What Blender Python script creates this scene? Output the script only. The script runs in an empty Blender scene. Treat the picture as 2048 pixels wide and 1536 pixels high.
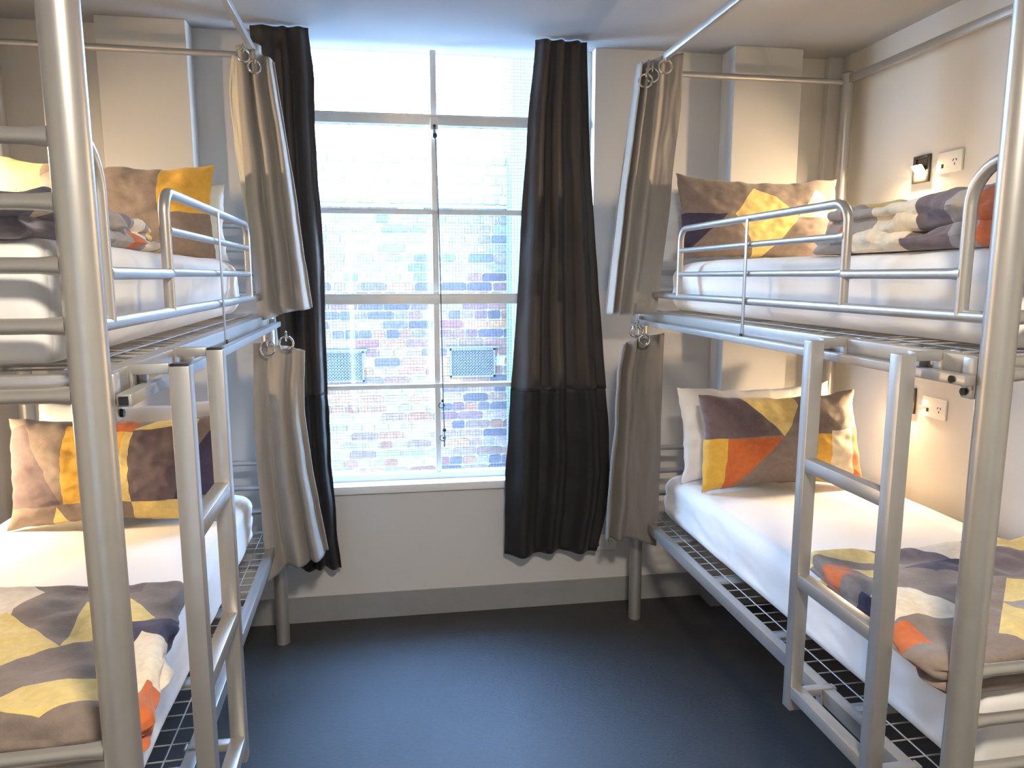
import bpy, bmesh, math, random
from mathutils import Vector, Matrix, noise
from mathutils.geometry import tessellate_polygon
random.seed(7)
S = bpy.context.scene
COL = S.collection
PI = math.pi

# ------------------------------------------------------------------ camera
F = 1437.0
PITCH = math.atan(215 / F)
YAW = math.atan(226 * math.cos(PITCH) / F)
cam = bpy.data.cameras.new('camera')
cam.sensor_width = 36.0
cam.lens = F / 2048 * 36.0
cam.clip_start = 0.02
co = bpy.data.objects.new('camera', cam); COL.objects.link(co)
co.location = (0, 0, 1.5)
co.rotation_euler = (PI / 2 - PITCH, 0, -YAW)
S.camera = co

# ------------------------------------------------------------------ world, exposure, lights
W = bpy.data.worlds.new('world'); S.world = W; W.use_nodes = True
wn = W.node_tree.nodes; wl = W.node_tree.links
bg = wn['Background']
tcw = wn.new('ShaderNodeTexCoord'); sepw = wn.new('ShaderNodeSeparateXYZ'); rw = wn.new('ShaderNodeValToRGB')
wl.new(tcw.outputs['Generated'], sepw.inputs[0]); wl.new(sepw.outputs['Z'], rw.inputs[0]); wl.new(rw.outputs[0], bg.inputs[0])
rw.color_ramp.elements[0].position = 0.0; rw.color_ramp.elements[0].color = (0.55, 0.77, 1.0, 1)
rw.color_ramp.elements[1].position = 0.8; rw.color_ramp.elements[1].color = (0.27, 0.52, 1.0, 1)
bg.inputs[1].default_value = 34.0
S.view_settings.view_transform = 'Standard'
S.view_settings.look = 'None'
S.view_settings.gamma = 1.0
S.view_settings.use_curve_mapping = False
S.view_settings.exposure = 0.5

def area(name, loc, rot, sx, sy, power, col, portal=False, shape='RECTANGLE', spread=PI):
    l = bpy.data.lights.new(name, 'AREA'); l.shape = shape; l.size = sx; l.size_y = sy
    l.energy = power; l.color = col; l.spread = spread
    if portal: l.cycles.is_portal = True
    o = bpy.data.objects.new(name, l); COL.objects.link(o); o.location = loc; o.rotation_euler = rot
    return o
area('window_portal', (0.16, 3.20, 1.54), (-PI / 2, 0, 0), 1.36, 1.84, 1, (1, 1, 1), portal=True)
CEIL_W = 52.0
area('ceiling_lamp_light', (0.25, -0.05, 2.385), (0, 0, 0), 0.30, 0.30, CEIL_W, (1.0, 0.88, 0.72), shape='DISK')
LAMP = 1300.0          # bunk reading lamps (emissive diffuser strength)
LAMP_COL = (1.0, 0.72, 0.42)

# ------------------------------------------------------------------ materials
def mat(name, col, rough=0.6, metal=0.0, bump=0.0, bscale=200.0, var=0.0, vscale=8.0, spec=0.5, vcol=False, sheen=0.0, weave=False, two=None):
    m = bpy.data.materials.new(name); m.use_nodes = True
    n = m.node_tree.nodes; l = m.node_tree.links; b = n['Principled BSDF']
    b.inputs['Roughness'].default_value = rough; b.inputs['Metallic'].default_value = metal
    b.inputs['Specular IOR Level'].default_value = spec
    if sheen: b.inputs['Sheen Weight'].default_value = sheen
    tc = n.new('ShaderNodeTexCoord')
    src = None
    if vcol:
        a = n.new('ShaderNodeVertexColor'); a.layer_name = 'print'; src = a.outputs[0]
    if var > 0:
        t = n.new('ShaderNodeTexNoise'); t.inputs['Scale'].default_value = vscale; t.inputs['Detail'].default_value = 5
        l.new(tc.outputs['Object'], t.inputs['Vector'])
        mx = n.new('ShaderNodeMix'); mx.data_type = 'RGBA'; mx.blend_type = 'MULTIPLY'; mx.inputs[0].default_value = 1.0
        r = n.new('ShaderNodeMapRange'); r.inputs['From Min'].default_value = 0.3; r.inputs['From Max'].default_value = 0.7
        r.inputs['To Min'].default_value = 1 - var; r.inputs['To Max'].default_value = 1 + var
        l.new(t.outputs['Fac'], r.inputs[0])
        if src: l.new(src, mx.inputs[6])
        else: mx.inputs[6].default_value = (*col, 1)
        cmb = n.new('ShaderNodeCombineColor')
        for k in range(3): l.new(r.outputs[0], cmb.inputs[k])
        l.new(cmb.outputs[0], mx.inputs[7]); src = mx.outputs[2]
    if src: l.new(src, b.inputs['Base Color'])
    else: b.inputs['Base Color'].default_value = (*col, 1)
    if bump > 0:
        bp = n.new('ShaderNodeBump'); bp.inputs['Strength'].default_value = bump; bp.inputs['Distance'].default_value = 0.002
        if weave:
            w1 = n.new('ShaderNodeTexWave'); w1.bands_direction = 'X'; w1.inputs['Scale'].default_value = bscale; w1.inputs['Distortion'].default_value = 1.5
            w2 = n.new('ShaderNodeTexWave'); w2.bands_direction = 'Z'; w2.inputs['Scale'].default_value = bscale; w2.inputs['Distortion'].default_value = 1.5
            for w in (w1, w2): l.new(tc.outputs['Object'], w.inputs[0])
            ad = n.new('ShaderNodeMath'); l.new(w1.outputs['Fac'], ad.inputs[0]); l.new(w2.outputs['Fac'], ad.inputs[1]); l.new(ad.outputs[0], bp.inputs['Height'])
        else:
            t2 = n.new('ShaderNodeTexNoise'); t2.inputs['Scale'].default_value = bscale; t2.inputs['Detail'].default_value = 3
            l.new(tc.outputs['Object'], t2.inputs['Vector']); l.new(t2.outputs['Fac'], bp.inputs['Height'])
        l.new(bp.outputs[0], b.inputs['Normal'])
    return m

def srgb(r, g, b):
    f = lambda c: (c / 255 / 12.92) if c / 255 <= 0.04045 else ((c / 255 + 0.055) / 1.055) ** 2.4
    return (f(r), f(g), f(b))

M = {}
M['paint'] = mat('wall_paint', (0.60, 0.585, 0.56), 0.75, bump=0.08, bscale=60, var=0.02, vscale=2)
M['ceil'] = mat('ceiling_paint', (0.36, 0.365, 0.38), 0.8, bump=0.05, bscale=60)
M['skirt'] = mat('skirting_grey', (0.27, 0.275, 0.275), 0.5, var=0.06, vscale=12)
M['metal'] = mat('silver_powder_coat', (0.44, 0.425, 0.405), 0.36, 0.65, bump=0.04, bscale=900, var=0.03, vscale=30)
M['wire'] = mat('wire_steel', (0.38, 0.37, 0.36), 0.45, 0.5)
M['black'] = mat('black_plastic', (0.012, 0.012, 0.012), 0.35)
M['chrome'] = mat('chrome_ring', (0.75, 0.72, 0.68), 0.15, 1.0)
M['sheet'] = mat('white_sheet', (0.80, 0.79, 0.78), 0.85, bump=0.12, bscale=25, sheen=0.2)
M['print'] = mat('printed_cotton', (1, 1, 1), 0.9, bump=0.3, bscale=260, vcol=True, weave=True, var=0.05, vscale=40, sheen=0.2)
M['fleece'] = mat('printed_duvet', (1, 1, 1), 0.95, bump=0.35, bscale=160, vcol=True, var=0.10, vscale=22, sheen=0.3)
M['wcurt'] = mat('dark_brown_curtain', (0.036, 0.029, 0.025), 0.55, bump=0.12, bscale=400, weave=True, sheen=0.1)
M['wcurt2'] = mat('black_brown_hem_cloth', (0.009, 0.008, 0.008), 0.6, bump=0.12, bscale=400, weave=True, sheen=0.1)
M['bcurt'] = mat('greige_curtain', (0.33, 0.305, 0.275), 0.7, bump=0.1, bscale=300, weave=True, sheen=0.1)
M['bcurt_shade'] = mat('greige_curtain_painted_shade', (0.20, 0.18, 0.16), 0.7, bump=0.1, bscale=300, weave=True, sheen=0.1)  # same greige cloth, with shade put into a darker base colour
M['lining'] = mat('cream_lining_lamplit', (0.62, 0.57, 0.46), 0.8)  # cream lining, lightened to carry the lamp light on the fold
M['frame'] = mat('window_frame_paint', (0.80, 0.78, 0.72), 0.35, var=0.04, vscale=20)
M['white'] = mat('white_plastic', (0.80, 0.78, 0.73), 0.35)
M['sill'] = mat('sill_paint', (0.80, 0.79, 0.77), 0.4)
M['bronze'] = mat('bronze_plate', (0.10, 0.085, 0.065), 0.35, 0.7)
M['vent'] = mat('vent_cast_metal', (0.05, 0.055, 0.06), 0.6)
M['cord'] = mat('black_cord', (0.02, 0.02, 0.02), 0.6)
M['brick'] = mat('brick_faces', (1, 1, 1), 0.9, vcol=True, var=0.30, vscale=28, bump=0.5, bscale=60)
M['mortar'] = mat('mortar', (0.20, 0.20, 0.20), 0.95, var=0.06, vscale=12)
M['render'] = mat('pale_render', (0.065, 0.095, 0.12), 0.9, var=0.10, vscale=5)
M['asphalt'] = mat('alley_ground', (0.03, 0.03, 0.03), 0.9, var=0.1, vscale=3)
M['door'] = mat('door_paint', (0.45, 0.44, 0.42), 0.5)

# floor: near-black speckled vinyl, semi gloss
def floor_mat():
    m = bpy.data.materials.new('speckled_black_vinyl'); m.use_nodes = True
    n = m.node_tree.nodes; l = m.node_tree.links; b = n['Principled BSDF']
    tc = n.new('ShaderNodeTexCoord')
    v = n.new('ShaderNodeTexNoise'); v.inputs['Scale'].default_value = 110; v.inputs['Detail'].default_value = 6; v.inputs['Roughness'].default_value = .75
    v2 = n.new('ShaderNodeTexNoise'); v2.inputs['Scale'].default_value = 5; v2.inputs['Detail'].default_value = 4
    mp = n.new('ShaderNodeMapping'); mp.inputs['Scale'].default_value = (0.45, 1.5, 1)
    l.new(tc.outputs['Object'], mp.inputs[0]); l.new(mp.outputs[0], v.inputs['Vector']); l.new(tc.outputs['Object'], v2.inputs['Vector'])
    r = n.new('ShaderNodeValToRGB'); l.new(v.outputs['Fac'], r.inputs[0])
    e = r.color_ramp.elements; e[0].position = 0.42; e[0].color = (0.004, 0.0035, 0.003, 1); e[1].position = 0.70; e[1].color = (0.030, 0.024, 0.019, 1)
    l.new(r.outputs[0], b.inputs['Base Color'])
    rr = n.new('ShaderNodeMapRange'); rr.inputs['To Min'].default_value = 0.48; rr.inputs['To Max'].default_value = 0.60
    l.new(v2.outputs['Fac'], rr.inputs[0]); l.new(rr.outputs[0], b.inputs['Roughness'])
    b.inputs['IOR'].default_value = 1.95
    bp = n.new('ShaderNodeBump'); bp.inputs['Strength'].default_value = 0.7; bp.inputs['Distance'].default_value = 0.004
    l.new(v.outputs['Fac'], bp.inputs['Height']); l.new(bp.outputs[0], b.inputs['Normal'])
    return m
M['floor'] = floor_mat()

# wired glass: clear pane with a fine square wire grid
def glass_mat():
    m = bpy.data.materials.new('wired_glass'); m.use_nodes = True
    n = m.node_tree.nodes; l = m.node_tree.links; n.clear()
    out = n.new('ShaderNodeOutputMaterial'); tr = n.new('ShaderNodeBsdfTransparent'); gl = n.new('ShaderNodeBsdfGlossy')
    gl.inputs['Roughness'].default_value = 0.05; tr.inputs[0].default_value = (0.96, 0.98, 1.0, 1)
    wd = n.new('ShaderNodeBsdfDiffuse'); wd.inputs[0].default_value = (0.30, 0.33, 0.38, 1)
    mx = n.new('ShaderNodeMixShader'); mx.inputs[0].default_value = 0.05; l.new(tr.outputs[0], mx.inputs[1]); l.new(gl.outputs[0], mx.inputs[2])
    tc = n.new('ShaderNodeTexCoord'); sp = n.new('ShaderNodeSeparateXYZ'); l.new(tc.outputs['Object'], sp.inputs[0])
    ms = []
    for ax in ('X', 'Z'):
        a = n.new('ShaderNodeMath'); a.operation = 'MULTIPLY'; a.inputs[1].default_value = 1 / 0.0135; l.new(sp.outputs[ax], a.inputs[0])
        f = n.new('ShaderNodeMath'); f.operation = 'FRACT'; l.new(a.outputs[0], f.inputs[0])
        g = n.new('ShaderNodeMath'); g.operation = 'LESS_THAN'; g.inputs[1].default_value = 0.055; l.new(f.outputs[0], g.inputs[0]); ms.append(g)
    mm = n.new('ShaderNodeMath'); mm.operation = 'MAXIMUM'; l.new(ms[0].outputs[0], mm.inputs[0]); l.new(ms[1].outputs[0], mm.inputs[1])
    m2 = n.new('ShaderNodeMixShader'); l.new(mm.outputs[0], m2.inputs[0]); l.new(mx.outputs[0], m2.inputs[1]); l.new(wd.outputs[0], m2.inputs[2])
    l.new(m2.outputs[0], out.inputs[0])
    return m
M['glass'] = glass_mat()

def emis(name, col, st):
    m = bpy.data.materials.new(name); m.use_nodes = True
    n = m.node_tree.nodes; b = n['Principled BSDF']
    b.inputs['Base Color'].default_value = (0.8, 0.8, 0.8, 1)
    b.inputs['Emission Color'].default_value = (*col, 1); b.inputs['Emission Strength'].default_value = st
    return m
M['lamp'] = emis('lamp_diffuser_glow', LAMP_COL, LAMP)
M['lamp_low'] = emis('lamp_diffuser_glow_low', LAMP_COL, LAMP * .72)
M['lampc'] = emis('ceiling_diffuser_glow', (1.0, 0.88, 0.72), 6.0)

# ------------------------------------------------------------------ helpers
def obj(name, bm, m, parent=None, smooth=True, recalc=True):
    if recalc: bmesh.ops.recalc_face_normals(bm, faces=bm.faces)
    me = bpy.data.meshes.new(name); bm.to_mesh(me); bm.free()
    if smooth:
        me.polygons.foreach_set('use_smooth', [True] * len(me.polygons))
        me.set_sharp_from_angle(angle=math.radians(38))
    o = bpy.data.objects.new(name, me); COL.objects.link(o)
    me.materials.append(m)
    if parent: o.parent = parent
    return o
def thing(name, label, cat, loc=(0, 0, 0), rz=0.0, group=None):
    o = bpy.data.objects.new(name, None); COL.objects.link(o); o.location = loc; o.rotation_euler = (0, 0, rz)
    o.empty_display_size = 0.1
    o['label'] = label; o['category'] = cat
    if group: o['group'] = group
    return o
def tag(o, label, cat, group=None):
    o['label'] = label; o['category'] = cat
    if group: o['group'] = group
    return o
def struct(name, bm, m, parent=None, smooth=False):
    o = obj(name, bm, m, parent, smooth)
    if not parent: o['kind'] = 'structure'
    return o
def box(bm, c, s, rot=None, bev=0.0):
    r = bmesh.ops.create_cube(bm, size=1.0)
    vs = r['verts']
    mt = Matrix.Translation(c) @ (rot.to_4x4() if rot else Matrix.Identity(4)) @ Matrix.Diagonal((*s, 1))
    bmesh.ops.transform(bm, matrix=mt, verts=vs)
    if bev > 0:
        es = list({e for v in vs for e in v.link_edges})
        bmesh.ops.bevel(bm, geom=es, offset=bev, segments=2, affect='EDGES', profile=0.5)
    return bm
def B(c, s, rot=None, bev=0.0): return box(bmesh.new(), c, s, rot, bev)
def bx(x0, x1, y0, y1, z0, z1, bev=0.0, bm=None):
    return box(bm or bmesh.new(), ((x0 + x1) / 2, (y0 + y1) / 2, (z0 + z1) / 2), (abs(x1 - x0), abs(y1 - y0), abs(z1 - z0)), None, bev)
def tube(bm, pts, r, n=16, cap=True):
    pts = [Vector(p) for p in pts]; rings = []
    up = None
    for i, p in enumerate(pts):
        rr = r[i] if isinstance(r, (list, tuple)) else r
        if i == 0: t = pts[1] - p
        elif i == len(pts) - 1: t = p - pts[i - 1]
        else: t = (pts[i + 1] - p).normalized() + (p - pts[i - 1]).normalized()
        t.normalize()
        if up is None:
            up = Vector((0, 0, 1)) if abs(t.z) < 0.9 else Vector((1, 0, 0))
        a = t.cross(up).normalized(); b = a.cross(t).normalized(); up = b
        rings.append([bm.verts.new(p + a * rr * math.cos(2 * PI * k / n) + b * rr * math.sin(2 * PI * k / n)) for k in range(n)])
    for i in range(len(rings) - 1):
        for k in range(n):
            bm.faces.new((rings[i][k], rings[i][(k + 1) % n], rings[i + 1][(k + 1) % n], rings[i + 1][k]))
    if cap:
        bm.faces.new(rings[0][::-1]); bm.faces.new(rings[-1])
    return bm
def T(pts, r, n=16, cap=True): return tube(bmesh.new(), pts, r, n, cap)
def arc(c, r, a0, a1, axu, axv, k=8):
    return [Vector(c) + Vector(axu) * r * math.cos(a0 + (a1 - a0) * i / k) + Vector(axv) * r * math.sin(a0 + (a1 - a0) * i / k) for i in range(k + 1)]
def torus(bm, c, R, r, nrm, n=24, m=8):
    nrm = Vector(nrm).normalized(); a = nrm.orthogonal().normalized(); b = nrm.cross(a)
    rs = []
    for i in range(n):
        t = 2 * PI * i / n; d = a * math.cos(t) + b * math.sin(t)
        rs.append([bm.verts.new(Vector(c) + d * (R + r * math.cos(2 * PI * k / m)) + nrm * r * math.sin(2 * PI * k / m)) for k in range(m)])
    for i in range(n):
        for k in range(m):
            bm.faces.new((rs[i][k], rs[(i + 1) % n][k], rs[(i + 1) % n][(k + 1) % m], rs[i][(k + 1) % m]))
    return bm
def fbm(x, y, z, o=3):
    return noise.fractal(Vector((x, y, z)), 1.0, 2.0, o)
def inpoly(x, y, P):
    c = False; j = len(P) - 1
    for i in range(len(P)):
        if (P[i][1] > y) != (P[j][1] > y) and x < (P[j][0] - P[i][0]) * (y - P[i][1]) / (P[j][1] - P[i][1]) + P[i][0]: c = not c
        j = i
    return c
def paint(o, fn):
    me = o.data
    ca = me.color_attributes.new('print', 'FLOAT_COLOR', 'POINT')
    buf = []
    for v in me.vertices:
        c = fn(v.co, v.index); buf += [c[0], c[1], c[2], 1.0]
    ca.data.foreach_set('color', buf)
def interp(P, z):
    P = sorted(P)
    if z <= P[0][0]: return P[0][1]
    for a, b in zip(P, P[1:]):
        if z <= b[0]:
            t = (z - a[0]) / (b[0] - a[0]); return a[1] + (b[1] - a[1]) * t
    return P[-1][1]

def print_mat(name, base_col, polys, bscale=260, bstr=0.3, rough=0.9):
    """printed cloth: crisp colour blocks evaluated from the cloth's own flat coordinates (attribute 'flat')"""
    m = bpy.data.materials.new(name); m.use_nodes = True
    n = m.node_tree.nodes; l = m.node_tree.links; b = n['Principled BSDF']
    b.inputs['Roughness'].default_value = rough; b.inputs['Specular IOR Level'].default_value = .3; b.inputs['Sheen Weight'].default_value = .2
    at = n.new('ShaderNodeAttribute'); at.attribute_name = 'flat'
    sp = n.new('ShaderNodeSeparateXYZ'); l.new(at.outputs['Vector'], sp.inputs[0])
    xy = n.new('ShaderNodeCombineXYZ'); l.new(sp.outputs[0], xy.inputs[0]); l.new(sp.outputs[1], xy.inputs[1]); xy.inputs[2].default_value = 1.0
    cur = None
    for P, colr, *ks in polys:
        tris = tessellate_polygon([[Vector((p[0], p[1], 0)) for p in P]])
        mask = None
        for tr in tris:
            a_ = [Vector(P[i]) for i in tr]
            ar = (a_[1] - a_[0]).cross(a_[2] - a_[0])
            if abs(ar) < 1e-9: continue
            if ar < 0: a_ = a_[::-1]
            mn = None
            for i in range(3):
                p0, p1 = a_[i], a_[(i + 1) % 3]; e = (p1 - p0).normalized()
                nx, ny = -e.y, e.x
                dt = n.new('ShaderNodeVectorMath'); dt.operation = 'DOT_PRODUCT'; l.new(xy.outputs[0], dt.inputs[0])
                dt.inputs[1].default_value = (nx, ny, -(nx * p0.x + ny * p0.y) + 1e-4)
                if mn is None: mn = dt.outputs['Value']
                else:
                    q_ = n.new('ShaderNodeMath'); q_.operation = 'MINIMUM'; l.new(mn, q_.inputs[0]); l.new(dt.outputs['Value'], q_.inputs[1]); mn = q_.outputs[0]
            if mask is None: mask = mn
            else:
                q_ = n.new('ShaderNodeMath'); q_.operation = 'MAXIMUM'; l.new(mask, q_.inputs[0]); l.new(mn, q_.inputs[1]); mask = q_.outputs[0]
        if mask is None: continue
        g = n.new('ShaderNodeMath'); g.operation = 'GREATER_THAN'; g.inputs[1].default_value = 0; l.new(mask, g.inputs[0]); mask = g.outputs[0]
        if ks:
            q_ = n.new('ShaderNodeMath'); q_.operation = 'COMPARE'; q_.inputs[1].default_value = ks[0][0]; q_.inputs[2].default_value = .3; l.new(sp.outputs[2], q_.inputs[0])
            q2 = n.new('ShaderNodeMath'); q2.operation = 'MULTIPLY'; l.new(mask, q2.inputs[0]); l.new(q_.outputs[0], q2.inputs[1]); mask = q2.outputs[0]
        mx = n.new('ShaderNodeMix'); mx.data_type = 'RGBA'; l.new(mask, mx.inputs[0])
        if cur is None: mx.inputs[6].default_value = (*base_col, 1)
        else: l.new(cur, mx.inputs[6])
        mx.inputs[7].default_value = (*colr, 1); cur = mx.outputs[2]
    tc = n.new('ShaderNodeTexCoord')
    t = n.new('ShaderNodeTexNoise'); t.inputs['Scale'].default_value = 60; t.inputs['Detail'].default_value = 6; l.new(tc.outputs['Object'], t.inputs['Vector'])
    r = n.new('ShaderNodeMapRange'); r.inputs['From Min'].default_value = .3; r.inputs['From Max'].default_value = .7; r.inputs['To Min'].default_value = .90; r.inputs['To Max'].default_value = 1.08
    l.new(t.outputs['Fac'], r.inputs[0])
    hs = n.new('ShaderNodeVectorMath'); hs.operation = 'SCALE'; l.new(cur, hs.inputs[0]); l.new(r.outputs[0], hs.inputs['Scale'])
    l.new(hs.outputs[0], b.inputs['Base Color'])
    w1 = n.new('ShaderNodeTexNoise'); w1.inputs['Scale'].default_value = bscale; w1.inputs['Detail'].default_value = 2; l.new(tc.outputs['Object'], w1.inputs['Vector'])
    bp = n.new('ShaderNodeBump'); bp.inputs['Strength'].default_value = bstr; bp.inputs['Distance'].default_value = .002
    l.new(w1.outputs['Fac'], bp.inputs['Height']); l.new(bp.outputs[0], b.inputs['Normal'])
    return m
def set_flat(o, vals):
    a = o.data.attributes.new('flat', 'FLOAT_VECTOR', 'POINT')
    a.data.foreach_set('vector', [c for v in vals for c in v])

# ------------------------------------------------------------------ room shell
XL, XR, YW, YN, ZC = -1.47, 1.935, 3.07, -1.9, 2.44
WX0, WX1, WZ0 = -0.52, 0.83, 0.60          # window opening
struct('floor', bx(XL - .1, XR + .1, YN - .1, YW + .2, -0.1, 0), M['floor'])
struct('ceiling', bx(XL - .1, XR + .1, YN - .1, YW + .2, ZC, ZC + .12), M['ceil'])
struct('wall_left', bx(XL - .12, XL, YN, YW, 0, ZC), M['paint'])
struct('wall_right', bx(XR, XR + .12, YN, YW, 0, ZC), M['paint'])
bm = bx(XL - .1, -0.55, YN - .12, YN, 0, ZC); bx(0.35, XR + .1, YN - .12, YN, 0, ZC, bm=bm); bx(-0.55, 0.35, YN - .12, YN, 2.05, ZC, bm=bm)
struct('wall_back', bm, M['paint'])
d = struct('door_1', bx(-0.53, 0.33, YN - .09, YN - .04, 0.005, 2.04, .004), M['door'])
obj('door_handle', T([(-0.45, YN - .04, 1.0), (-0.45, YN + .02, 1.0), (-0.34, YN + .02, 1.0)], .009), M['metal'], d)
bm = bx(XL - .1, WX0, YW, YW + .20, 0, ZC); bx(WX1, XR + .1, YW, YW + .20, 0, ZC, bm=bm)
bx(WX0, WX1, YW, YW + .20, 0, WZ0, bm=bm)
struct('wall_front', bm, M['paint'])
struct('trim_1', bx(1.388, 1.690, 2.945, YW, 0, ZC, .003), M['paint'])       # boxed pier behind right bunk
struct('trim_2', bx(1.866, XR, 3.035, YW, 0, ZC, .002), M['paint'])           # corner boxing
struct('trim_3', bx(-1.075, -0.760, 2.975, YW, 0, ZC, .003), M['paint'])      # boxed pier behind left bunk
h = 0.115
bm = bx(XL, XR, YW - .008, YW, 0, h); bx(1.380, 1.698, 2.937, YW - .008, 0, h, bm=bm); bx(-1.083, -.752, 2.967, YW - .008, 0, h, bm=bm)
struct('baseboard_front', bm, M['skirt'])
struct('baseboard_left', bx(XL, XL + .008, YN, YW - .008, 0, h), M['skirt'])
struct('baseboard_right', bx(XR - .008, XR, YN, YW - .008, 0, h), M['skirt'])

# window: steel frame with one mullion, two thick and two thin transoms, wired panes
FY = 3.15
bm = bmesh.new()
for x in (WX0 + .012, WX1 - .012): box(bm, (x, FY, 1.54), (.024, .04, 1.86))
box(bm, (0.155, FY, WZ0 + .018), (1.35, .045, .036))
win = struct('window_1', bm, M['frame'])
obj('mullion', bx(.144, .170, FY - .018, FY + .018, WZ0 + .03, ZC - .02, .003), M['frame'], win)
for z, hh, dd in ((2.142, .042, .03), (1.770, .020, .018), (1.405, .045, .03), (1.025, .020, .018)):
    bm = bx(WX0 + .02, WX1 - .02, FY - dd, FY + .02, z - hh / 2, z + hh / 2, .003)
    bx(WX0 + .02, WX1 - .02, FY - dd - .008, FY, z + hh / 2 - .006, z + hh / 2, 0, bm)
    obj('transom', bm, M['frame'], win)
zs = [WZ0 + .03, 1.025, 1.405, 1.770, 2.142, ZC - .02]
for i in range(5):
    for xa, xb in ((WX0 + .02, .146), (.168, WX1 - .02)):
        obj('pane', bx(xa, xb, FY - .002, FY + .002, zs[i] + .008, zs[i + 1] - .008), M['glass'], win, smooth=False)
bm = B((.158, FY - .035, 2.125), (.034, .03, .05), bev=.004); box(bm, (.158, FY - .04, 2.095), (.016, .02, .06), None, .003)
obj('catch', bm, M['frame'], win)
bm = bx(WX0 - .02, WX1 + .02, YW - .018, FY, WZ0 - .028, WZ0 + .008, .004)
obj('window_sill', bm, M['sill'], win)
# pull cord hanging from the catch
bm = T([(.157, 3.095, 2.10), (.163, 3.09, 2.03), (.168, 3.09, 1.82), (.173, 3.09, 1.53), (.176, 3.09, 1.2), (.178, 3.09, .965), (.181, 3.09, .83), (.179, 3.09, .76)], .0022, 8)
for c, r in (((.158, 3.095, 2.11), .009), ((.160, 3.095, 2.075), .011), ((.175, 3.09, .965), .007), ((.181, 3.09, .835), .009), ((.178, 3.09, .80), .006)):
    bmesh.ops.create_icosphere(bm, subdivisions=2, radius=r, matrix=Matrix.Translation(c))
tube(bm, arc((.170, 3.09, .945), .012, PI / 2, 2.2 * PI, (1, 0, 0), (0, 0, 1)), .0018, 6)
tube(bm, arc((.174, 3.09, .80), .013, PI / 2, 2.2 * PI, (1, 0, 0), (0, 0, 1)), .0018, 6)
tag(obj('pull_cord', bm, M['cord']), 'thin black knotted cord hanging down the middle bar of the window', 'cord')

# ------------------------------------------------------------------ outside: brick wall across the alley
BY = 6.30
bm = bx(-4, 5, BY, BY + .3, -1.2, 2.52)
struct('wall_outside', bm, M['mortar'])
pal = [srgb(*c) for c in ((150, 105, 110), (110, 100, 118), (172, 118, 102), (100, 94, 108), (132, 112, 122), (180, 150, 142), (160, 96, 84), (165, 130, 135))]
pal_cast = [srgb(*c) for c in ((150, 140, 180), (120, 125, 172), (172, 150, 172), (190, 180, 198), (160, 175, 202), (182, 152, 165), (205, 205, 215), (170, 160, 180), (190, 165, 150))]  # upper bricks: bluish-purple cast of the light painted into their colour
pal_glare = [srgb(*c) for c in ((225, 200, 150), (230, 205, 170), (210, 165, 110), (190, 175, 165), (235, 225, 205), (215, 190, 160))]  # bottom-left bricks: warm overexposed patch put into their colour
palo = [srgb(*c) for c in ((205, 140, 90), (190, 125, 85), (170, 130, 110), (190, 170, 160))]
pal_bleach = [srgb(*c) for c in ((205, 225, 240), (225, 238, 245), (190, 215, 235), (235, 242, 248))]  # bricks above the ledge: bleaching by bright daylight painted as near-white
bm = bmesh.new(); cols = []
rows = [(-1.15 + k * .0815) for k in range(45)]
rnd = random.Random(3)
for k, z in enumerate(rows):
    if z > 2.44: break
    head = k % 2 == 0
    L = .108 if head else .222
    x = -3.9 + rnd.random() * .1
    while x < 4.8:
        w = L * (1 + rnd.uniform(-.04, .04))
        if head and rnd.random() < .12: w *= 2
        cx = x + w / 2; zz = z + .036
        inv = (-.66 < cx < -.33 and .61 < zz < .86) or (.45 < cx < .80 and .63 < zz < .87)
        if not inv:
            y0 = BY - .010 - rnd.random() * .006
            n0 = len(bm.verts)
            hh_ = .0352 + rnd.uniform(-.002, .0015); tl = rnd.uniform(-.012, .012); ww_ = w / 2 - .001
            ring_o = []; ring_i = []
            for (sx, sz) in ((-1, -1), (-.8, -1), (.8, -1), (1, -.75), (1, .75), (.8, 1), (-.8, 1), (-1, .75)):
                jx, jz = rnd.uniform(-.003, .003), rnd.uniform(-.002, .002)
                px_, pz_ = cx + sx * ww_ + jx, zz + sz * hh_ + jz + tl * sx * ww_
                ring_o.append(bm.verts.new((px_, BY, pz_)))
                ring_i.append(bm.verts.new((cx + (px_ - cx) * .97, y0, zz + (pz_ - zz) * .93)))
            for i8 in range(8):
                k8 = (i8 + 1) % 8
                bm.faces.new((ring_o[i8], ring_o[k8], ring_i[k8], ring_i[i8]))
            bm.faces.new(ring_i)
            if zz > 2.10: c = tuple(1.5 * a for a in rnd.choice(pal_bleach))
            elif zz > 2.02: c = rnd.choice(pal_cast)
            elif zz < .55 and cx < .35: c = tuple(.86 * a for a in rnd.choice(pal_glare + palo))
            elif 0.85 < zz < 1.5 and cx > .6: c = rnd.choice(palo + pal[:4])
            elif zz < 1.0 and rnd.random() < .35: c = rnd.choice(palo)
            elif zz > 1.42: c = rnd.choice(pal_cast)
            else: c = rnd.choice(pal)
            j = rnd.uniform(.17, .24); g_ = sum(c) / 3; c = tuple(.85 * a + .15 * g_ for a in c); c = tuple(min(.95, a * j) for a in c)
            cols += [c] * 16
        x += w + .008
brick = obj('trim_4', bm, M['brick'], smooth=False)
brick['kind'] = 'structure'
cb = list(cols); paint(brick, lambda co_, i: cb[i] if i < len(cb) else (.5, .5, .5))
struct('trim_5', bx(-4, 5, BY - .045, BY, 2.075, 2.10, .004), M['mortar'])      # projecting ledge course
struct('trim_6', bx(.93, 2.2, BY - .30, BY + .3, -1.2, 5.0), M['render'])       # rendered pier on the right
struct('floor_alley', bx(-6, 7, YW + .25, 9, -1.35, -1.2), M['asphalt'])
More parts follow.
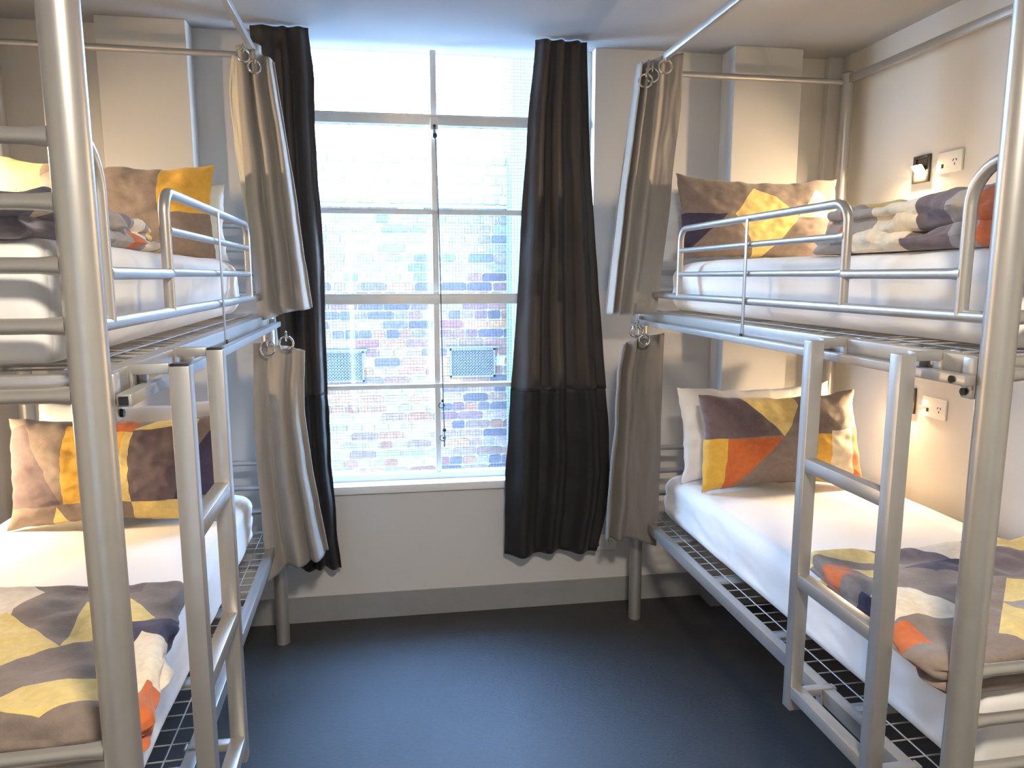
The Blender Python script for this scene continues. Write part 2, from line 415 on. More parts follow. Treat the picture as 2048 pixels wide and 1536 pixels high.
for (x0, x1, z0, z1, lab) in ((-.685, -.315, .60, .865, 'blue-grey lattice air vent in the outside brick wall, left of the middle bar'),
                              (.425, .825, .62, .875, 'blue-grey lattice air vent in the outside brick wall, right of the middle bar')):
    v = thing('air_vent', lab, 'vent', ((x0 + x1) / 2, BY, (z0 + z1) / 2))
    w, hh = (x1 - x0) / 2, (z1 - z0) / 2
    bm = bx(-w, w, -.03, -.001, hh - .016, hh); bx(-w, w, -.03, -.001, -hh, -hh + .016, bm=bm); bx(-w, -w + .016, -.03, -.001, -hh, hh, bm=bm); bx(w - .016, w, -.03, -.001, -hh, hh, bm=bm)
    bx(-w - .03, w + .03, -.045, -.001, hh + .002, hh + .02, bm=bm)
    obj('vent_frame', bm, M['vent'], v, False)
    bm = bmesh.new(); st = .026; k = -40
    for s in (1, -1):
        for k in range(-30, 31):
            # diagonal bars clipped to the frame
            ps = []
            c0 = k * st
            for xx in (-w, w):
                zz = s * xx + c0
                if -hh <= zz <= hh: ps.append((xx, zz))
            for zz in (-hh, hh):
                xx = (zz - c0) * s
                if -w < xx < w: ps.append((xx, zz))
            if len(ps) >= 2: tube(bm, [(ps[0][0], -.018, ps[0][1]), (ps[1][0], -.018, ps[1][1])], .0052, 4)
    obj('lattice', bm, M['vent'], v, False)
    obj('back_plate', bx(-w + .01, w - .01, -.008, -.001, -hh + .01, hh - .01), M['black'], v, False)

# ------------------------------------------------------------------ bunk beds
BL, BW = 1.79, 0.87
def bunk(label, origin, ang, sv, caps):
    b = thing('bunk_bed', label, 'bunk bed', (origin[0], origin[1], 0), ang, 'silver tube bunk beds')
    def q(u, v, z): return (sv * v, -u, z)
    mt = M['metal']
    R = .027
    for u in (0, BL):
        for v in (0, BW):
            bm = T([q(u, v, .0), q(u, v, 2.335), q(u, v, 2.342)], [R, R, R * .7], 28)
            obj('post', bm, mt, b)
    def bar(u0, u1, v, z, w, hh, bev=.003, bm=None):
        a = q(u0, v, z); c = q(u1, v, z)
        return box(bm or bmesh.new(), ((a[0] + c[0]) / 2, (a[1] + c[1]) / 2, z), (w, abs(a[1] - c[1]), hh), None, bev)
    def cross(u, v0, v1, z, w, hh, bev=.003, bm=None):
        a = q(u, v0, z); c = q(u, v1, z)
        return box(bm or bmesh.new(), ((a[0] + c[0]) / 2, a[1], z), (abs(a[0] - c[0]), w, hh), None, bev)
    # canopy rails
    obj('canopy_rail', bar(.02, BL - .02, 0, 2.312, .020, .026), mt, b)
    obj('canopy_rail', bar(.02, BL - .02, BW, 2.312, .020, .030), mt, b)
    for u in (0, BL):
        obj('canopy_bar', T([q(u, .02, 2.302), q(u, BW - .02, 2.302)], .0115), mt, b)
    # end bars: upper and lower ends
    def endbar(u, z):
        f = [q(u, .024, z), q(u, .034, z), q(u, .055, z), q(u, BW - .055, z), q(u, BW - .034, z), q(u, BW - .024, z)]
        obj('end_bar', T(f, [.0145, .0135, .0115, .0115, .0135, .0145]), mt, b)
    for u in (0, BL):
        for z in (1.690, 1.602, 1.515, 1.430, 1.330): endbar(u, z)
        for z in (.770, .668, .568): endbar(u, z)
    for zc, key in ((1.340, 'u'), (.478, 'l')):
        for v in (0, BW):
            obj('side_rail', bar(.022, BL - .022, v, zc, .030, .038, .0015), mt, b)
        for u in (.035, BL - .035):
            obj('end_rail', cross(u, .015, BW - .015, zc + .004, .024, .026), mt, b)
        for u in (.34, .72, 1.10, 1.46):
            obj('slat', cross(u, .015, BW - .015, zc + .002, .040, .012, .002), mt, b)
        bm = bmesh.new(); zt = zc + .019
        u = .06
        while u < BL - .05:
            tube(bm, [q(u, .012, zt), q(u, BW - .012, zt)], .0018, 6); u += .055
        for k in range(9):
            v = .050 + k * (BW - .10) / 8
            tube(bm, [q(.04, v, zt + .003), q(BL - .04, v, zt + .003)], .0018, 6)
        obj('wire_mesh', bm, M['wire'], b)
    # guard rail
    zb, zt = 1.428, 1.668
    r = .0108
    def gend(u0, u1, z, v=0):
        return [q(u0, v, z), q(u0 + .03 * (1 if u1 > u0 else -1), v, z), q(u1 - .03 * (1 if u1 > u0 else -1), v, z), q(u1, v, z)]
    obj('guard_base_rail', T([q(.02, 0, zb), q(BL - .02, 0, zb)], r * 1.05), mt, b)
    u0, u1, rc = .38, 1.345, .045
    dn = (0, -1, 0)
    P = [q(u0, 0, zb)] + [q(u0, 0, zt - rc)] + [q(u0 + rc * (1 - math.cos(a)), 0, zt - rc + rc * math.sin(a)) for a in [PI / 2 * k / 8 for k in range(1, 9)]]
    P += [q(u1 - rc + rc * math.sin(a), 0, zt - rc + rc * math.cos(a)) for a in [PI / 2 * k / 8 for k in range(0, 9)]] + [q(u1, 0, zb)]
    hoop = obj('guard_hoop', T(P, r), mt, b)
    for z in (1.592, 1.508):
        obj('guard_bar', T(gend(u0, u1, z), [r * .9, r * .8, r * .8, r * 1.25]), mt, hoop)
    strap = bx(*sorted((q(.89, -.013, 0)[0], q(.89, -.017, 0)[0])), -.903, -.889, 1.318, zt - .004, .001)
    st = obj('guard_strap', strap, mt, hoop)
    bm = bmesh.new(); bmesh.ops.create_cone(bm, cap_ends=True, segments=12, radius1=.006, radius2=.005, depth=.005, matrix=Matrix.Translation(q(.896, -.019, 1.328)) @ Matrix.Rotation(PI / 2, 4, 'Y'))
    obj('bolt', bm, M['black'], st)
    u2 = 1.70; rc = .075; ze = 1.70
    P = [q(u2, 0, zb), q(u2, 0, ze - rc)] + [q(u2 + rc * (1 - math.cos(a)), 0, ze - rc + rc * math.sin(a)) for a in [PI / 2 * k / 8 for k in range(1, 9)]] + [q(BL - .005, 0, ze)]
    hp = obj('guard_return', T(P, r * 1.1), mt, b)
    obj('guard_bar', T(gend(u1, u2, 1.505), [r * 1.2, r * .95, r * .95, r * 1.3]), mt, hp)
    # curtain rail for the lower bunk
    bm = bar(.0, BL - .012, -.038, 1.318, .022, .019, .002)
    cr = obj('curtain_rail', bm, mt, b)
    for u in (.05, 1.325, 1.64):
        obj('rail_bracket', box(bmesh.new(), q(u, -.024, 1.330), (.018, .010, .020), None, .001), mt, cr)
    if caps:
        e = q(BL - .011, -.038, 1.318); obj('rail_end', box(bmesh.new(), e, (.013, .004, .013)), M['black'], cr)
    for u in (BL - .03,):
        bm = bmesh.new()
        for (vv, zz) in ((-.0505, 1.318),):
            bmesh.ops.create_cone(bm, cap_ends=True, segments=16, radius1=.007, radius2=.006, depth=.005, matrix=Matrix.Translation(q(u - .01, vv, zz)) @ Matrix.Rotation(PI / 2, 4, 'Y'))
        if not caps: obj('bolt', bm, M['black'], cr)
        else: bm.free()
    # corner plates near the post
    for zc in (1.340, .478):
        bm = bmesh.new(); box(bm, q(BL - .036, -.004, zc - .02), (.040, .028, .075), None, .004)
        cp = obj('corner_plate', bm, mt, b)
        bm = bmesh.new(); bmesh.ops.create_cone(bm, cap_ends=True, segments=16, radius1=.007, radius2=.006, depth=.006, matrix=Matrix.Translation(q(BL - .038, -.026, zc - .045)) @ Matrix.Rotation(PI / 2, 4, 'Y'))
        obj('bolt', bm, M['black'], cp)
    # ladder: two square stringers, three rungs, hooks over both side rails
    LU = (1.385, 1.675) if not caps else (1.395, 1.665)
    lv = -.092; s = .032
    lad = bpy.data.objects.new('ladder', None); COL.objects.link(lad); lad.parent = b
    for u in LU:
        for z, zr in ((1.352, 1.340), (.492, .478)):
            bm = bmesh.new()
            a = q(u, lv + s / 2, z); c = q(u, .012, z)
            box(bm, ((a[0] + c[0]) / 2, a[1], z), (abs(a[0] - c[0]), .022, .018), None, .002)
            box(bm, q(u, -.018, zr - .005), (.005, .022, .052), None, .001)
            box(bm, q(u, .018, zr + .004), (.005, .022, .034), None, .001)
            obj('ladder_hook', bm, mt, lad)
    for u in LU:
        obj('stringer', box(bmesh.new(), q(u, lv, (1.356 + .455) / 2), (s, s, 1.356 - .455), None, .0018), mt, lad)
        if caps: obj('end_cap', box(bmesh.new(), q(u, lv, 1.357), (s - .004, s - .004, .006), None, .001), M['black'], lad)
    for z in (1.070, .788, .503):
        obj('rung', box(bmesh.new(), q(sum(LU) / 2, lv, z), (.030, LU[1] - LU[0] - s + .002, .030), None, .0015), mt, lad)
    return b, q
AR, AL = .015, .035
bedR, qR = bunk('silver metal bunk bed against the right wall', (1.0, 2.89), AR, 1, False)
bedL, qL = bunk('silver metal bunk bed against the left wall', (-.507, 2.90), AL, -1, True)
def wR(u, v, z):
    p = Vector(qR(u, v, 0)); p.rotate(Matrix.Rotation(AR, 3, 'Z')); return (1.0 + p.x, 2.89 + p.y, z)
def wL(u, v, z):
    p = Vector(qL(u, v, 0)); p.rotate(Matrix.Rotation(AL, 3, 'Z')); return (-.507 + p.x, 2.90 + p.y, z)

# ------------------------------------------------------------------ soft goods
def axis_pts(h, r, n, m=6):
    core = [(-h + r) + (2 * h - 2 * r) * i / n for i in range(n + 1)]
    lo = [-h + r * (1 - math.cos(PI / 2 * i / m)) * 0 + r * i / m for i in range(m)]
    return lo + core + [-x for x in lo[::-1]]
def roundbox(hx, hy, hz, r, nx, ny, nz, disp=None, mz=6):
    """rounded box as one closed grid mesh; disp(p, n) -> offset along n"""
    bm = bmesh.new()
    X, Y, Z = axis_pts(hx, r, nx), axis_pts(hy, r, ny), axis_pts(hz, min(r, hz * .98), nz, mz)
    cache = {}
    def V(i, j, k):
        key = (i, j, k)
        if key in cache: return cache[key]
        p = Vector((X[i], Y[j], Z[k]))
        rz = min(r, hz * .98)
        c = Vector((max(-hx + r, min(hx - r, p.x)), max(-hy + r, min(hy - r, p.y)), max(-hz + rz, min(hz - rz, p.z))))
        d = p - c
        if d.length > 1e-9:
            n = Vector((d.x / r, d.y / r, d.z / rz))
            mxc = max(abs(n.x), abs(n.y), abs(n.z)); n2 = n.normalized()
            p = c + Vector((n2.x * r, n2.y * r, n2.z * rz)) * mxc
            nn = n2
        else: nn = Vector((0, 0, 1))
        if disp: p = p + disp(p, nn)
        v = bm.verts.new(p); cache[key] = v; return v
    nX, nY, nZ = len(X), len(Y), len(Z)
    for i in range(nX - 1):
        for j in range(nY - 1):
            bm.faces.new((V(i, j, 0), V(i, j + 1, 0), V(i + 1, j + 1, 0), V(i + 1, j, 0)))
            bm.faces.new((V(i, j, nZ - 1), V(i + 1, j, nZ - 1), V(i + 1, j + 1, nZ - 1), V(i, j + 1, nZ - 1)))
    for i in range(nX - 1):
        for k in range(nZ - 1):
            bm.faces.new((V(i, 0, k), V(i + 1, 0, k), V(i + 1, 0, k + 1), V(i, 0, k + 1)))
            bm.faces.new((V(i, nY - 1, k), V(i, nY - 1, k + 1), V(i + 1, nY - 1, k + 1), V(i + 1, nY - 1, k)))
    for j in range(nY - 1):
        for k in range(nZ - 1):
            bm.faces.new((V(0, j, k), V(0, j, k + 1), V(0, j + 1, k + 1), V(0, j + 1, k)))
            bm.faces.new((V(nX - 1, j, k), V(nX - 1, j + 1, k), V(nX - 1, j + 1, k + 1), V(nX - 1, j, k + 1)))
    return bm

def mattress(label, wfn, z0, z1, ang, seed, u0=.075, u1=BL - .040, v0=.062, v1=BW - .032, fold=1.0, yaw=0.0):
    c = wfn((u0 + u1) / 2, (v0 + v1) / 2, (z0 + z1) / 2)
    hx, hy, hz = (v1 - v0) / 2, (u1 - u0) / 2, (z1 - z0) / 2
    def disp(p, n):
        side = 1 - abs(n.z) if abs(n.z) < 1 else 0
        side = max(0, 1 - abs(n.z)) if (abs(n.x) > .05 or abs(n.y) > .05) else 0
        # gathered wrinkles near the corners of the fitted sheet, long sags elsewhere
        e = math.exp(-((hy - abs(p.y)) / .16) ** 2)
        a = p.y * 1.0 + p.z * .9 * (1 if p.y > 0 else -1)
        w = (math.sin((p.y * .75 + p.z * 1.1) * 80 + seed + 2 * fbm(p.y * 5, p.z * 4, seed)) * .0028) * e * side + fbm(p.y * 9 + seed, p.z * 4, p.x * 3) * .004 * side
        w += fbm(p.y * 3.2 + seed * 3, p.z * 13 - p.y * 2, seed) * .009 * side
        if p.y < 0: w *= 1 - .95 * min(1, abs(n.y) * 1.3)
        t = fbm(p.x * 3 + seed, p.y * 3, seed, 2) * .004 * max(0, n.z)
        drop = -.022 * math.exp(-((hy - p.y) / .12) ** 2) * (1 if p.z > 0 else 0)
        tuck = -.006 * max(0, -p.z / hz) * side
        return n * (w + t + tuck) * fold + Vector((0, 0, drop))
    bm = roundbox(hx, hy, hz, .045, 34, 110, 8, disp)
    for v_ in bm.verts:
        rc = .12 if v_.co.y > 0 else .05
        dx, dy = abs(v_.co.x) - (hx - rc), abs(v_.co.y) - (hy - rc)
        if dx > 0 and dy > 0:
            d_ = math.hypot(dx, dy); m_ = max(dx, dy)
            k_ = m_ / d_
            v_.co.x = math.copysign(hx - rc + dx * k_, v_.co.x); v_.co.y = math.copysign(hy - rc + dy * k_, v_.co.y)
    o = obj('mattress', bm, M['sheet']); o.location = c; o.rotation_euler = (0, 0, ang + yaw)
    return tag(o, label, 'mattress', 'white sheeted mattresses')
zl0, zl1, zu0, zu1 = .506, .700, 1.368, 1.556
mattress('white sheeted mattress on the lower right bunk', wR, zl0, zl1, AR, 1.3)
mattress('white sheeted mattress on the upper right bunk', wR, zu0, zu1, AR, 4.7)
mattress('white sheeted mattress on the lower left bunk', wL, zl0, zl1, AL, 7.9)
mattress('white sheeted mattress on the upper left bunk', wL, zu0, zu1, AL, 12.1, yaw=.014, v0=.058)

TAUPE, MAUVE, NAVY = srgb(134, 120, 112), srgb(108, 94, 98), srgb(66, 60, 84)
YEL, MUST, ORG, CREAM, GREY = srgb(226, 200, 128), srgb(220, 172, 74), srgb(196, 104, 56), srgb(232, 216, 190), srgb(158, 150, 144)

def pillow(label, base, w, hgt, th, lean, yaw, seed, polys=None, base_col=TAUPE, roll=0.0, group=None, bend=.02):
    """base: world point of bottom centre of the front; leans back about its bottom edge"""
    bm = bmesh.new(); nu, nv = 96, 60
    grid = {}
    uv = {}
    for s in (0, 1):
        for i in range(nu + 1):
            for j in range(nv + 1):
                u, v = i / nu * 2 - 1, j / nv * 2 - 1
                edge = i in (0, nu) or j in (0, nv)
                if s == 1 and edge: continue
                prof = max(0, (1 - abs(u) ** 3.2)) ** .55 * max(0, (1 - abs(v) ** 2.6)) ** .55
                t = th / 2 * prof
                # pinched sides and dog-ear corners
                x = u * w / 2 * (1 - .055 * (1 - v * v) * 0 - .045 * (1 - abs(v) ** 2)) 
                z = v * hgt / 2 * (1 - .12 * (1 - abs(u) ** 2.0))
                wr = fbm(u * 2.2 + seed, v * 1.6, seed) * .010 * (1 - prof * .3)
                cr = math.exp(-((1 - abs(u)) / .22) ** 2) * math.sin(v * 15 + seed + u * 3) * .006
                y = (-t if s == 0 else t) + wr + cr * prof - bend * (abs(u) ** 2)
                y += -.012 * math.sin(seed) * (1 - v) * u
                y += (fbm(u * 6 + seed, v * 6, s + seed, 2) * .004 * prof)
                x += fbm(v * 2.5, seed, 0) * .006
                z += fbm(u * 2.5, seed + 3, 0) * .010
                vt = bm.verts.new((x, y, z + hgt / 2)); grid[(s, i, j)] = vt; uv[len(uv)] = ((u + 1) / 2, (v + 1) / 2, s)
    def G(s, i, j):
        return grid.get((s, i, j)) or grid[(0, i, j)]
    for s in (0, 1):
        for i in range(nu):
            for j in range(nv):
                f = (G(s, i, j), G(s, i + 1, j), G(s, i + 1, j + 1), G(s, i, j + 1))
                bm.faces.new(f if s == 0 else f[::-1])
    pm = print_mat('pillow_print', base_col, polys, 300, .3) if polys is not None else M['sheet']
    o = obj('pillow', bm, pm)
    if polys is not None:
        set_flat(o, [((u if s == 0 else 1 - u) + .006 * math.sin(v * 5 + seed), v, 0) for (u, v, s) in (uv[i] for i in range(len(uv)))])
    o.location = base; o.rotation_euler = (-lean, roll, yaw)
    return tag(o, label, 'pillow', group or ('patterned pillows' if polys is not None else 'plain white pillows'))

P_LR = [([(0, 1), (.26, 1.0), (.45, .56), (0, .54)], MAUVE),
        ([(.22, 1.05), (.60, 1.05), (.60, .9), (.47, .55)], YEL),
        ([(.12, .54), (.47, .54), (.16, -.05), (.12, -.05)], ORG), ([(-.05, .54), (.12, .54), (.12, -.1), (-.05, -.1)], MUST),
        ([(.69, .56), (.80, .56), (.80, -.1), (.66, -.1)], MUST), ([(.78, .60), (.93, .60), (.93, -.1), (.78, -.1)], CREAM),
        ([(.93, .60), (1.05, .60), (1.05, -.1), (.93, -.1)], ORG)]
P_UR = [([(.45, .88), (.58, .74), (.71, .50), (.48, -.1), (.30, .50)], YEL),
        ([(.84, .84), (.90, .74), (.91, .46), (.71, .50)], CREAM),
        ([(-.05, .52), (.25, .50), (.10, .22), (.0, .0), (-.05, 0)], NAVY),
        ([(.91, .46), (1.02, .40), (1.02, .15), (.93, .05), (.86, .10)], NAVY),
        ([(.86, .10), (.92, .1), (1, .0), (.86, -.1)], TAUPE)]
P_UL = [([(-.05, 1.05), (.22, 1.05), (.22, .30), (.17, .1), (-.05, .1)], YEL),
        ([(.22, .8), (.30, .95), (.30, .1), (.22, .1)], GREY),
        ([(.76, 1.1), (1.05, 1.1), (1.05, .46), (.76, .46)], MUST)]
P_LL = [([(.0, .18), (.0, .9), (.08, .95), (.26, .20)], MAUVE), ([(.08, 1.05), (.26, .95), (.27, .2)], TAUPE),
        ([(-.05, .2), (.27, .18), (.27, -.1), (-.05, -.1)], TAUPE), ([(.24, .18), (.20, -.05), (.30, -.05)], YEL),
        ([(.27, .96), (.58, .90), (.58, .20), (.27, .20)], MUST), ([(.54, .9), (.58, .9), (.58, .20), (.54, .20)], YEL),
        ([(.46, 1.0), (.60, 1.0), (.58, .90), (.46, .9)], ORG),
        ([(.58, .92), (.74, 1.06), (.88, .98), (.88, .93)], YEL),
        ([(.58, .92), (.84, .94), (.84, .22), (.58, .20)], MAUVE),
        ([(.58, .20), (.78, .22), (.78, -.1), (.58, -.1)], YEL), ([(.78, .22), (1.05, .22), (1.05, .05), (.78, -.05)], YEL),
        ([(.97, .95), (1.05, .7), (1.05, .45), (.93, .26), (.78, .22), (.88, .60)], NAVY)]
YPp = 2.50
pillow('patterned pillow with orange block propped on the lower right bunk', (1.415, 2.455, zl1 + .004), .645, .365, .15, math.radians(12), 0.03, 1.1, P_LR)
pillow('white pillow behind the patterned pillow on the lower right bunk', (1.405, 2.60, zl1 + .004), .66, .375, .12, math.radians(15), 0.02, 2.9)
pillow('patterned pillow with yellow diamond on the upper right bunk', (1.375, 2.64, zu1 + .002), .665, .325, .15, math.radians(10), 0.0, 3.7, P_UR)
pillow('white pillow behind the patterned pillow on the upper right bunk', (1.345, 2.815, zu1 - .004), .67, .30, .10, math.radians(5), 0.0, 5.1)
pillow('patterned pillow with navy arrow propped on the lower left bunk', (-.905, 2.40, zl1 + .004), .66, .355, .15, math.radians(10), -.03, 6.3, P_LL)
pillow('white pillow behind the patterned pillow on the lower left bunk', (-.93, 2.57, zl1 + .004), .62, .375, .12, math.radians(14), -.03, 8.2)
pillow('patterned pillow with large yellow corner on the upper left bunk', (-.935, 2.58, zu1 + .002), .665, .315, .15, math.radians(8), 0.02, 9.4, P_UL)
pillow('white pillow behind the patterned pillow on the upper left bunk', (-.915, 2.76, zu1 - .004), .62, .27, .10, math.radians(5), 0.0, 11.8)

def duvet(label, layers, polys, base_col, seed, ang, rough=1.0, amp=.022, flare=0.0):
    """stack of folded layers (x0,x1,y0,y1,z0,z1) in world space, one mesh; polys in world x,y"""
    x0 = min(l[0] for l in layers); y0 = min(l[2] for l in layers); z0 = min(l[4] for l in layers)
    cx = sum((l[0] + l[1]) / 2 for l in layers) / len(layers); cy = sum((l[2] + l[3]) / 2 for l in layers) / len(layers)
    full = bmesh.new(); me = bpy.data.meshes.new('tmp')
    lay = []
    for li, l in enumerate(layers):
        hx, hy, hz = (l[1] - l[0]) / 2, (l[3] - l[2]) / 2, (l[5] - l[4]) / 2
        lc = Vector(((l[0] + l[1]) / 2 - cx, (l[2] + l[3]) / 2 - cy, (l[4] + l[5]) / 2 - z0))
        def disp(p, n, li=li, hx=hx, hy=hy, lc=lc):
            g = p + lc
            top = max(0, n.z) if p.z > 0 else 0
            b = fbm(g.x * 4 + seed, g.y * 4 + li, seed + li) * amp * 1.1 * top
            b += abs(fbm(g.x * 9 + seed, g.y * 7 - li, seed)) * amp * .5 * top * rough
            s = (1 - abs(n.z))
            w = (fbm(g.x * 11 + seed, g.y * 11 + li * 3, p.z * 25) * .016 + fbm(g.x * 4 + seed * 2, g.y * 4 + li * 7, 1.0) * .030) * s * rough
            return Vector((n.x * w, n.y * w, b + (n.z * w if n.z > 0 else 0)))
        b2 = roundbox(hx, hy, hz, min(.035, hz * .97), max(12, int(hx * 170)), max(12, int(hy * 170)), 3, disp, 5)
        bmesh.ops.translate(b2, verts=b2.verts, vec=lc)
        b2.to_mesh(me); n0 = len(full.verts); full.from_mesh(me); lay += [li] * (len(full.verts) - n0); b2.free()
    bpy.data.meshes.remove(me)
    xa, xb = min(l[0] for l in layers) - cx, max(l[1] for l in layers) - cx; yb = max(l[3] for l in layers) - cy
    for v_ in full.verts:
        t_ = (v_.co.x - xa) / (xb - xa)
        if flare > 0: v_.co.x += flare * (yb - v_.co.y) * t_ ** 2
        elif flare < 0: v_.co.x += flare * (yb - v_.co.y) * (1 - t_) ** 2
    o = obj('duvet', full, print_mat('duvet_print', base_col, polys, 170, .35, .95)); o.location = (cx, cy, z0); o.rotation_euler = (0, 0, ang)
    vals = []
    for v_ in o.data.vertices:
        g_ = v_.co
        vals.append((g_.x + cx , g_.y + cy, lay[v_.index]))
    set_flat(o, vals)
    return tag(o, label, 'duvet', 'patterned folded duvets')

# lower right duvet (pattern read as large triangles)
PR = [([(1.02, 1.66), (1.22, 1.67), (1.28, 1.58), (1.10, 1.60)], YEL), ([(1.22, 1.70), (1.4, 1.70), (1.38, 1.55), (1.26, 1.58)], MAUVE),
      ([(1.35, 1.70), (1.50, 1.68), (1.41, 1.54), (1.38, 1.55)], CREAM), ([(1.24, 1.55), (1.30, 1.57), (1.42, 1.55), (1.36, 1.48)], NAVY),
      ([(1.50, 1.62), (1.70, 1.60), (1.56, 1.38), (1.40, 1.45)], MAUVE), ([(1.52, 1.68), (1.90, 1.72), (1.90, 1.60), (1.55, 1.60)], YEL),
      ([(1.0, 1.59), (1.10, 1.57), (1.07, 1.49), (.98, 1.50)], ORG), ([(1.10, 1.56), (1.20, 1.55), (1.15, 1.47)], YEL),
      ([(1.10, 1.45), (1.16, 1.43), (1.19, 1.27), (1.10, 1.30), (.96, 1.27), (.96, 1.33)], CREAM),
      ([(1.42, 1.43), (1.55, 1.36), (1.30, 1.10), (1.18, 1.20)], YEL), ([(1.31, 1.33), (1.37, 1.31), (1.33, 1.24)], GREY),
      ([(.9, 1.42), (1.03, 1.42), (1.02, 1.32), (.9, 1.31)], NAVY), ([(.9, 1.28), (1.03, 1.27), (1.03, 1.20), (.9, 1.20)], ORG),
      ([(1.1, 1.10), (1.22, 1.15), (1.30, 1.05), (1.1, 1.0)], ORG)]
c = wR(1.50, .46, 0)
duvet('patterned duvet folded at the near end of the lower right bunk',
      [(1.07, 1.875, 1.130, 1.66, .700, .742), (1.045, 1.88, 1.125, 1.675, .734, .784)], PR, TAUPE, 2.2, AR, flare=-.12)
PL = [([(-.93, 1.80), (-.80, 1.68), (-.82, 1.58), (-.81, 1.54), (-.95, 1.58)], CREAM), ([(-.83, 1.57), (-.67, 1.42), (-.74, 1.33), (-.95, 1.48)], YEL),
      ([(-.70, 1.64), (-.62, 1.66), (-.53, 1.54), (-.60, 1.49), (-.67, 1.42)], YEL), ([(-.60, 1.52), (-.45, 1.54), (-.45, 1.44), (-.55, 1.40)], NAVY),
      ([(-.54, 1.48), (-.46, 1.42), (-.44, 1.20), (-.50, 1.24), (-.55, 1.38)], CREAM), ([(-.70, 1.18), (-.66, 1.25), (-.52, 1.28), (-.50, 1.20), (-.60, 1.16)], YEL),
      ([(-.47, 1.27), (-.40, 1.27), (-.40, 1.12), (-.48, 1.15)], ORG), ([(-.75, 1.70), (-.60, 1.78), (-.60, 1.68)], MAUVE),
      ([(-1.2, 1.6), (-1.0, 1.75), (-.98, 1.4)], MUST), ([(-1.3, 1.4), (-1.1, 1.3), (-1.2, 1.1)], CREAM)]
duvet('patterned duvet folded at the near end of the lower left bunk',
      [(-1.33, -.535, 1.155, 1.72, .700, .742), (-1.34, -.520, 1.15, 1.735, .734, .787)], PL, TAUPE, 5.5, AL, flare=.15)
PUR = [([(1.0, 1.80), (1.16, 1.70), (1.16, 1.60), (1.0, 1.66)], GREY), ([(1.0, 1.585), (1.6, 1.585), (1.6, 1.40), (1.0, 1.43)], CREAM, (1,)),
       ([(1.0, 1.43), (1.6, 1.40), (1.6, 1.30), (1.0, 1.32)], MAUVE, (1,)), ([(1.0, 1.25), (1.4, 1.25), (1.4, 1.13), (1.0, 1.17)], ORG, (1,)),
       ([(1.0, 1.64), (1.6, 1.64), (1.6, 1.47), (1.0, 1.45)], CREAM, (0,)), ([(1.0, 1.45), (1.6, 1.45), (1.6, 1.25), (1.0, 1.33)], MAUVE, (0,)),
       ([(1.0, 1.25), (1.6, 1.25), (1.6, 1.18), (1.0, 1.20)], ORG, (0,)), ([(1.2, 1.75), (1.9, 1.75), (1.9, 1.66), (1.2, 1.66)], YEL, (1,)),
       ([(1.0, 1.73), (1.13, 1.70), (1.10, 1.66), (1.0, 1.67)], ORG, (1,))]
duvet('patterned duvet heaped at the near end of the upper right bunk',
      [(1.085, 1.87, 1.16, 1.82, zu1 + .0, zu1 + .048), (1.085, 1.875, 1.155, 1.79, zu1 + .040, zu1 + .118)], PUR, GREY, 8.1, AR, 1.3, .026)
GRM = srgb(124, 117, 124)
PUL = [([(-1.4, 1.45), (-.66, 1.40), (-.4, 1.25), (-.4, 1.0), (-1.4, 1.0)], GRM),
       ([(-.56, 1.19), (-.50, 1.24), (-.49, 1.15), (-.53, 1.15)], CREAM, (1,)), 
       ([(-.525, 1.16), (-.4, 1.16), (-.4, 1.0), (-.525, 1.0)], ORG, (0,)), ([(-.70, 1.9), (-.5, 1.9), (-.5, 1.80), (-.66, 1.80)], YEL),
       ([(-.70, 1.78), (-.5, 1.78), (-.5, 1.70), (-.66, 1.72)], CREAM), ([(-.66, 1.62), (-.5, 1.66), (-.5, 1.62), (-.62, 1.58)], ORG, (0,)), ([(-.72, 1.66), (-.5, 1.70), (-.5, 1.64), (-.7, 1.58)], MAUVE, (1,))]
duvet('patterned duvet heaped at the near end of the upper left bunk',
      [(-1.33, -.55, 1.135, 1.86, zu1 - .002, zu1 + .032), (-1.335, -.555, 1.13, 1.84, zu1 + .026, zu1 + .060)], PUL, GREY, 10.4, AL, 1.3, .022)

# ------------------------------------------------------------------ curtains
def curtain_bm(Lp, Rp, y, z0, z1, nf, amp, seed, hem=.01, nu=220, nv=70, amp_top=.5, skew=0.0, topdip=0.0, ybot=0.0, ra=0.0, gam=1.0, slope=0.0):
    bm = bmesh.new(); G = {}
    for j in range(nv + 1):
        t = j / nv
        for i in range(nu + 1):
            s = i / nu
            zb = z0 + hem * math.sin(s * nf * 2 * PI * .5 + seed) + fbm(s * 4, seed, 0) * hem + slope * s
            zt = z1 - abs(topdip) * (s ** 2 if topdip > 0 else (1 - s) ** 1.3)
            z = zb + (zt - zb) * t
            xl, xr = interp(Lp, z), interp(Rp, z)
            dr = fbm(seed, t * 1.3, 0) * .35
            sw = (s ** gam if gam > 0 else 1 - (1 - s) ** -gam) + .035 * math.sin(2 * PI * s * 1.5 + seed) * s * (1 - s) * 4
            ph = 2 * PI * nf * sw + seed + dr + skew * (1 - t)
            A = amp * (amp_top + (1 - amp_top) * (1 - t)) * (1 + .45 * fbm(s * nf * .9, seed * 2, t * .6))
            sh = math.sin(ph) + .22 * math.sin(2 * ph + 1.0)
            yy = y + A * sh + fbm(s * 3 + seed, t * 3, 4) * .008 + ybot * (1 - t)
            xx = xl + (xr - xl) * s + ra * A * math.cos(ph) * min(1, s * 8, (1 - s) * 8)
            xx += fbm(s * 2, t * 4, seed) * .004
            G[i, j] = bm.verts.new((xx, yy, z))
    for j in range(nv):
        for i in range(nu):
            bm.faces.new((G[i, j], G[i + 1, j], G[i + 1, j + 1], G[i, j + 1]))
    return bm
